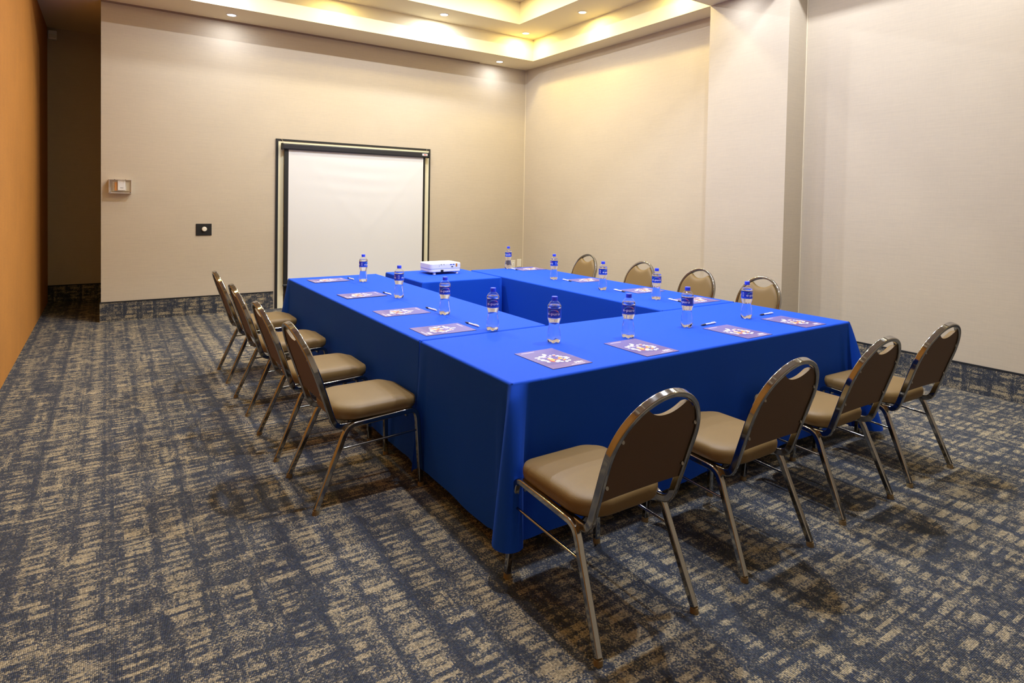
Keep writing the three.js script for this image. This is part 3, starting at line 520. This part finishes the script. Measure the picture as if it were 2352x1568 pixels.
// ------------------------------------------------------------------ projector
{
  const g = thing('video_projector', 'white video projector on the small blue clothed table', 'projector', [2.885, TT + 0.001, -5.765], 0);
  const W = 0.36, D = 0.27, hy = 0.024, H = 0.088;
  const s = new THREE.Shape(), r = 0.045, a = W / 2, b = D / 2;
  s.moveTo(-a + r, -b); s.lineTo(a - r, -b); s.quadraticCurveTo(a, -b, a, -b + r); s.lineTo(a, b - r); s.quadraticCurveTo(a, b, a - r, b); s.lineTo(-a + r, b); s.quadraticCurveTo(-a, b, -a, b - r); s.lineTo(-a, -b + r); s.quadraticCurveTo(-a, -b, -a + r, -b);
  const ex = (depth, bev, y, sc) => { const e = new THREE.ExtrudeGeometry(s, { depth: depth - 2 * bev, bevelEnabled: true, bevelThickness: bev, bevelSize: bev, bevelOffset: -bev, bevelSegments: 3, curveSegments: 8 }); e.rotateX(-Math.PI / 2); e.scale(sc, 1, sc); e.translate(0, y + bev, 0); return e; };
  mesh('lower_housing', ex(0.03, 0.006, hy, 0.985), M.white, g);
  mesh('upper_housing', ex(H - 0.028, 0.009, hy + 0.029, 1), M.white, g);
  for (const [x, z] of [[-0.12, 0.105], [0.14, 0.105], [0, -0.1]]) { const f = new THREE.CylinderGeometry(0.014, 0.016, 0.026, 14); f.translate(x, 0.0125, z); mesh('foot', f, M.white, g); }
  const zf = D / 2;
  const port = (x, y, w, h, m, n) => mesh(n, rbox(w, h, 0.006, 0.0015, x, y, zf - 0.0015, 1), m, g);
  const blue = std({ color: 0x2c50b8, roughness: 0.5 });
  port(-0.045, 0.036, 0.030, 0.022, M.black, 'power_socket');
  port(0.055, 0.098, 0.022, 0.011, blue, 'video_port'); port(0.085, 0.098, 0.022, 0.011, blue, 'video_port'); port(0.070, 0.075, 0.024, 0.010, M.penGrey, 'serial_port');
  port(-0.055, 0.100, 0.016, 0.006, M.penGrey, 'data_port'); port(-0.025, 0.100, 0.012, 0.006, M.penGrey, 'data_port');
  port(0.120, 0.090, 0.020, 0.034, M.orange, 'warning_sticker');
  port(-0.08, 0.098, 0.005, 0.005, M.penGrey, 'sensor_dot'); port(-0.08, 0.085, 0.005, 0.005, M.penGrey, 'sensor_dot');
  const l = new THREE.CylinderGeometry(0.035, 0.035, 0.02, 24); l.rotateX(Math.PI / 2); l.translate(0.07, 0.075, -D / 2 - 0.004); mesh('lens', l, M.black, g);
}

// ------------------------------------------------------------------ projection screen
{
  const z = ZB + 0.075, g = thing('projection_screen', 'white pull down projection screen with dark case hanging before the door', 'screen', [3.02, 0.3, z], 0);
  const x0 = 1.935 - 3.02, x1 = 4.085 - 3.02, yT = 2.238 - 0.3, yB = 2.158 - 0.3;
  mesh('case', rbox(x1 - x0, yT - yB, 0.075, 0.015, (x0 + x1) / 2, (yT + yB) / 2, 0, 3), M.screenCase, g);
  for (const x of [x0, x1]) mesh('end_cap', rbox(0.014, yT - yB + 0.008, 0.083, 0.004, x, (yT + yB) / 2, 0), M.black, g);
  const fx0 = 1.965 - 3.02, fx1 = 4.035 - 3.02, R = rng(8), bw = 0.055, bw2 = 0.035;
  const H = 2.165 - 0.3, nx = 46, ny = 60, ph = R() * 6;
  const dz = (x, y) => 0.002 * Math.sin(y * 34 + Math.sin(x * 2.5 + ph) * 1.2) * Math.exp(-(((y - 1.55) / 0.35) ** 2)) * (1 - Math.abs(x)) + 0.004 * Math.exp(-(((y - (0.75 + Math.abs(x - 0.1) * 1.15)) / 0.06) ** 2)) * 0.5;
  const sheet = (a, b, n) => gridGeo(ny, n, (i, j) => { const x = lerp(a, b, j / n), y = lerp(H, 0.03, i / ny); return [x, y, dz(x, y), j / n, i / ny]; });
  mesh('screen_fabric', sheet(fx0 + bw, fx1 - bw2, nx), M.screen, g);
  for (const [a, b] of [[fx0, fx0 + bw], [fx1 - bw2, fx1]]) mesh('black_border', sheet(a, b, 4), M.black, g).material.side = THREE.DoubleSide;
  mesh('bottom_bar', rbox(fx1 - fx0 + 0.02, 0.03, 0.03, 0.01, (fx0 + fx1) / 2, 0.015, 0), M.screenCase, g);
  mesh('maker_sticker', rbox(0.085, 0.03, 0.002, 0.0008, x1 - 0.075, (yT + yB) / 2 + 0.004, 0.038, 1), M.white, g);
  mesh('sticker_print', rbox(0.05, 0.013, 0.002, 0.0008, x1 - 0.07, (yT + yB) / 2 + 0.003, 0.0388, 1), M.red, g);
  for (const [x, s] of [[x0 + 0.03, 1], [x1 - 0.03, -1]]) mesh('hanging_cord', sweep([V(x, yT - 0.005, 0), V(x - s * 0.03, DOOR.top + 0.03 - 0.3, -0.05)], V(1, 0, 0), 0.004, 0.004, 0.0018), M.steel, g);
}

// ------------------------------------------------------------------ wall fittings
{
  const g = thing('thermostat', 'small white thermostat inside a clear acrylic guard on the wall', 'thermostat', [0.123, 1.605, ZB + 0.0005], 0);
  mesh('back_plate', rbox(0.17, 0.115, 0.006, 0.003, 0.01, -0.004, 0.003), M.ivory, g);
  mesh('side_strip', rbox(0.026, 0.1, 0.04, 0.003, -0.042, -0.002, 0.026), M.orange, g).userData.label = 'orange strip beside the white control';
  mesh('inner_frame', rbox(0.145, 0.1, 0.012, 0.004, 0.012, -0.004, 0.010), M.ivory, g);
  mesh('control_body', rbox(0.078, 0.118, 0.045, 0.006, 0.012, 0.012, 0.036), M.white, g);
  mesh('display_strip', rbox(0.032, 0.004, 0.002, 0.0008, 0.014, -0.018, 0.059, 1), M.penGrey, g);
  mesh('acrylic_guard', rbox(0.228, 0.168, 0.006, 0.0028, 0, 0, 0.082), M.acrylic, g);
  for (const [w, h, x, y] of [[0.228, 0.008, 0, 0.08], [0.228, 0.012, 0, -0.078], [0.007, 0.15, -0.11, 0], [0.007, 0.15, 0.11, 0]]) mesh('guard_side', rbox(w, h, 0.078, 0.003, x, y, 0.040), M.acrylicEdge, g);
  for (const [x, y] of [[-0.1, -0.07], [0.1, -0.07], [-0.055, 0.078], [0.05, 0.078]]) { const c = new THREE.CylinderGeometry(0.0045, 0.0045, 0.008, 10); c.rotateX(Math.PI / 2); c.translate(x, y, 0.087); mesh('guard_screw', c, M.black, g); }
}
{
  const g = thing('volume_control', 'square black wall plate with a round white knob', 'wall plate', [1.01, 1.082, ZB + 0.0005], 0);
  mesh('plate', rbox(0.178, 0.150, 0.008, 0.003, 0, 0, 0.004), M.black, g);
  const k = new THREE.LatheGeometry([[0, 0.022], [0.024, 0.022], [0.028, 0.018], [0.031, 0.0], [0, 0]].map(a => new THREE.Vector2(...a)).reverse(), 28); k.rotateX(Math.PI / 2); k.translate(0.005, 0.006, 0.008); mesh('knob', k, M.ivory, g);
}
for (const [x, y, w, label] of [[5.735, 0.437, 0.086, 'ivory wall outlet plate with a socket, left of the blank one'], [5.862, 0.452, 0.086, 'ivory blank outlet plate beside the room corner']]) {
  const g = thing('outlet_plate', label, 'outlet', [x, y, ZB + 0.0005], 0, 'outlet plates by the room corner');
  mesh('plate', rbox(w, 0.135, 0.008, 0.003, 0, 0, 0.004), M.ivory, g);
  if (x < 5.8) { mesh('socket', rbox(0.034, 0.05, 0.004, 0.002, 0, 0.005, 0.009), M.white, g); mesh('slot', rbox(0.006, 0.014, 0.003, 0.001, 0.004, 0.005, 0.0105, 1), M.black, g); }
}
{
  const g = thing('motion_sensor', 'small grey sensor box high in the corner of the dark recess', 'sensor', [XP + 0.06, 3.66, ZALC + 0.04], 0);
  mesh('housing', rbox(0.10, 0.12, 0.07, 0.015), M.white, g); mesh('sensor_window', rbox(0.07, 0.05, 0.01, 0.004, 0, -0.02, 0.036), M.ivory, g);
}

renderer.render(scene, camera);
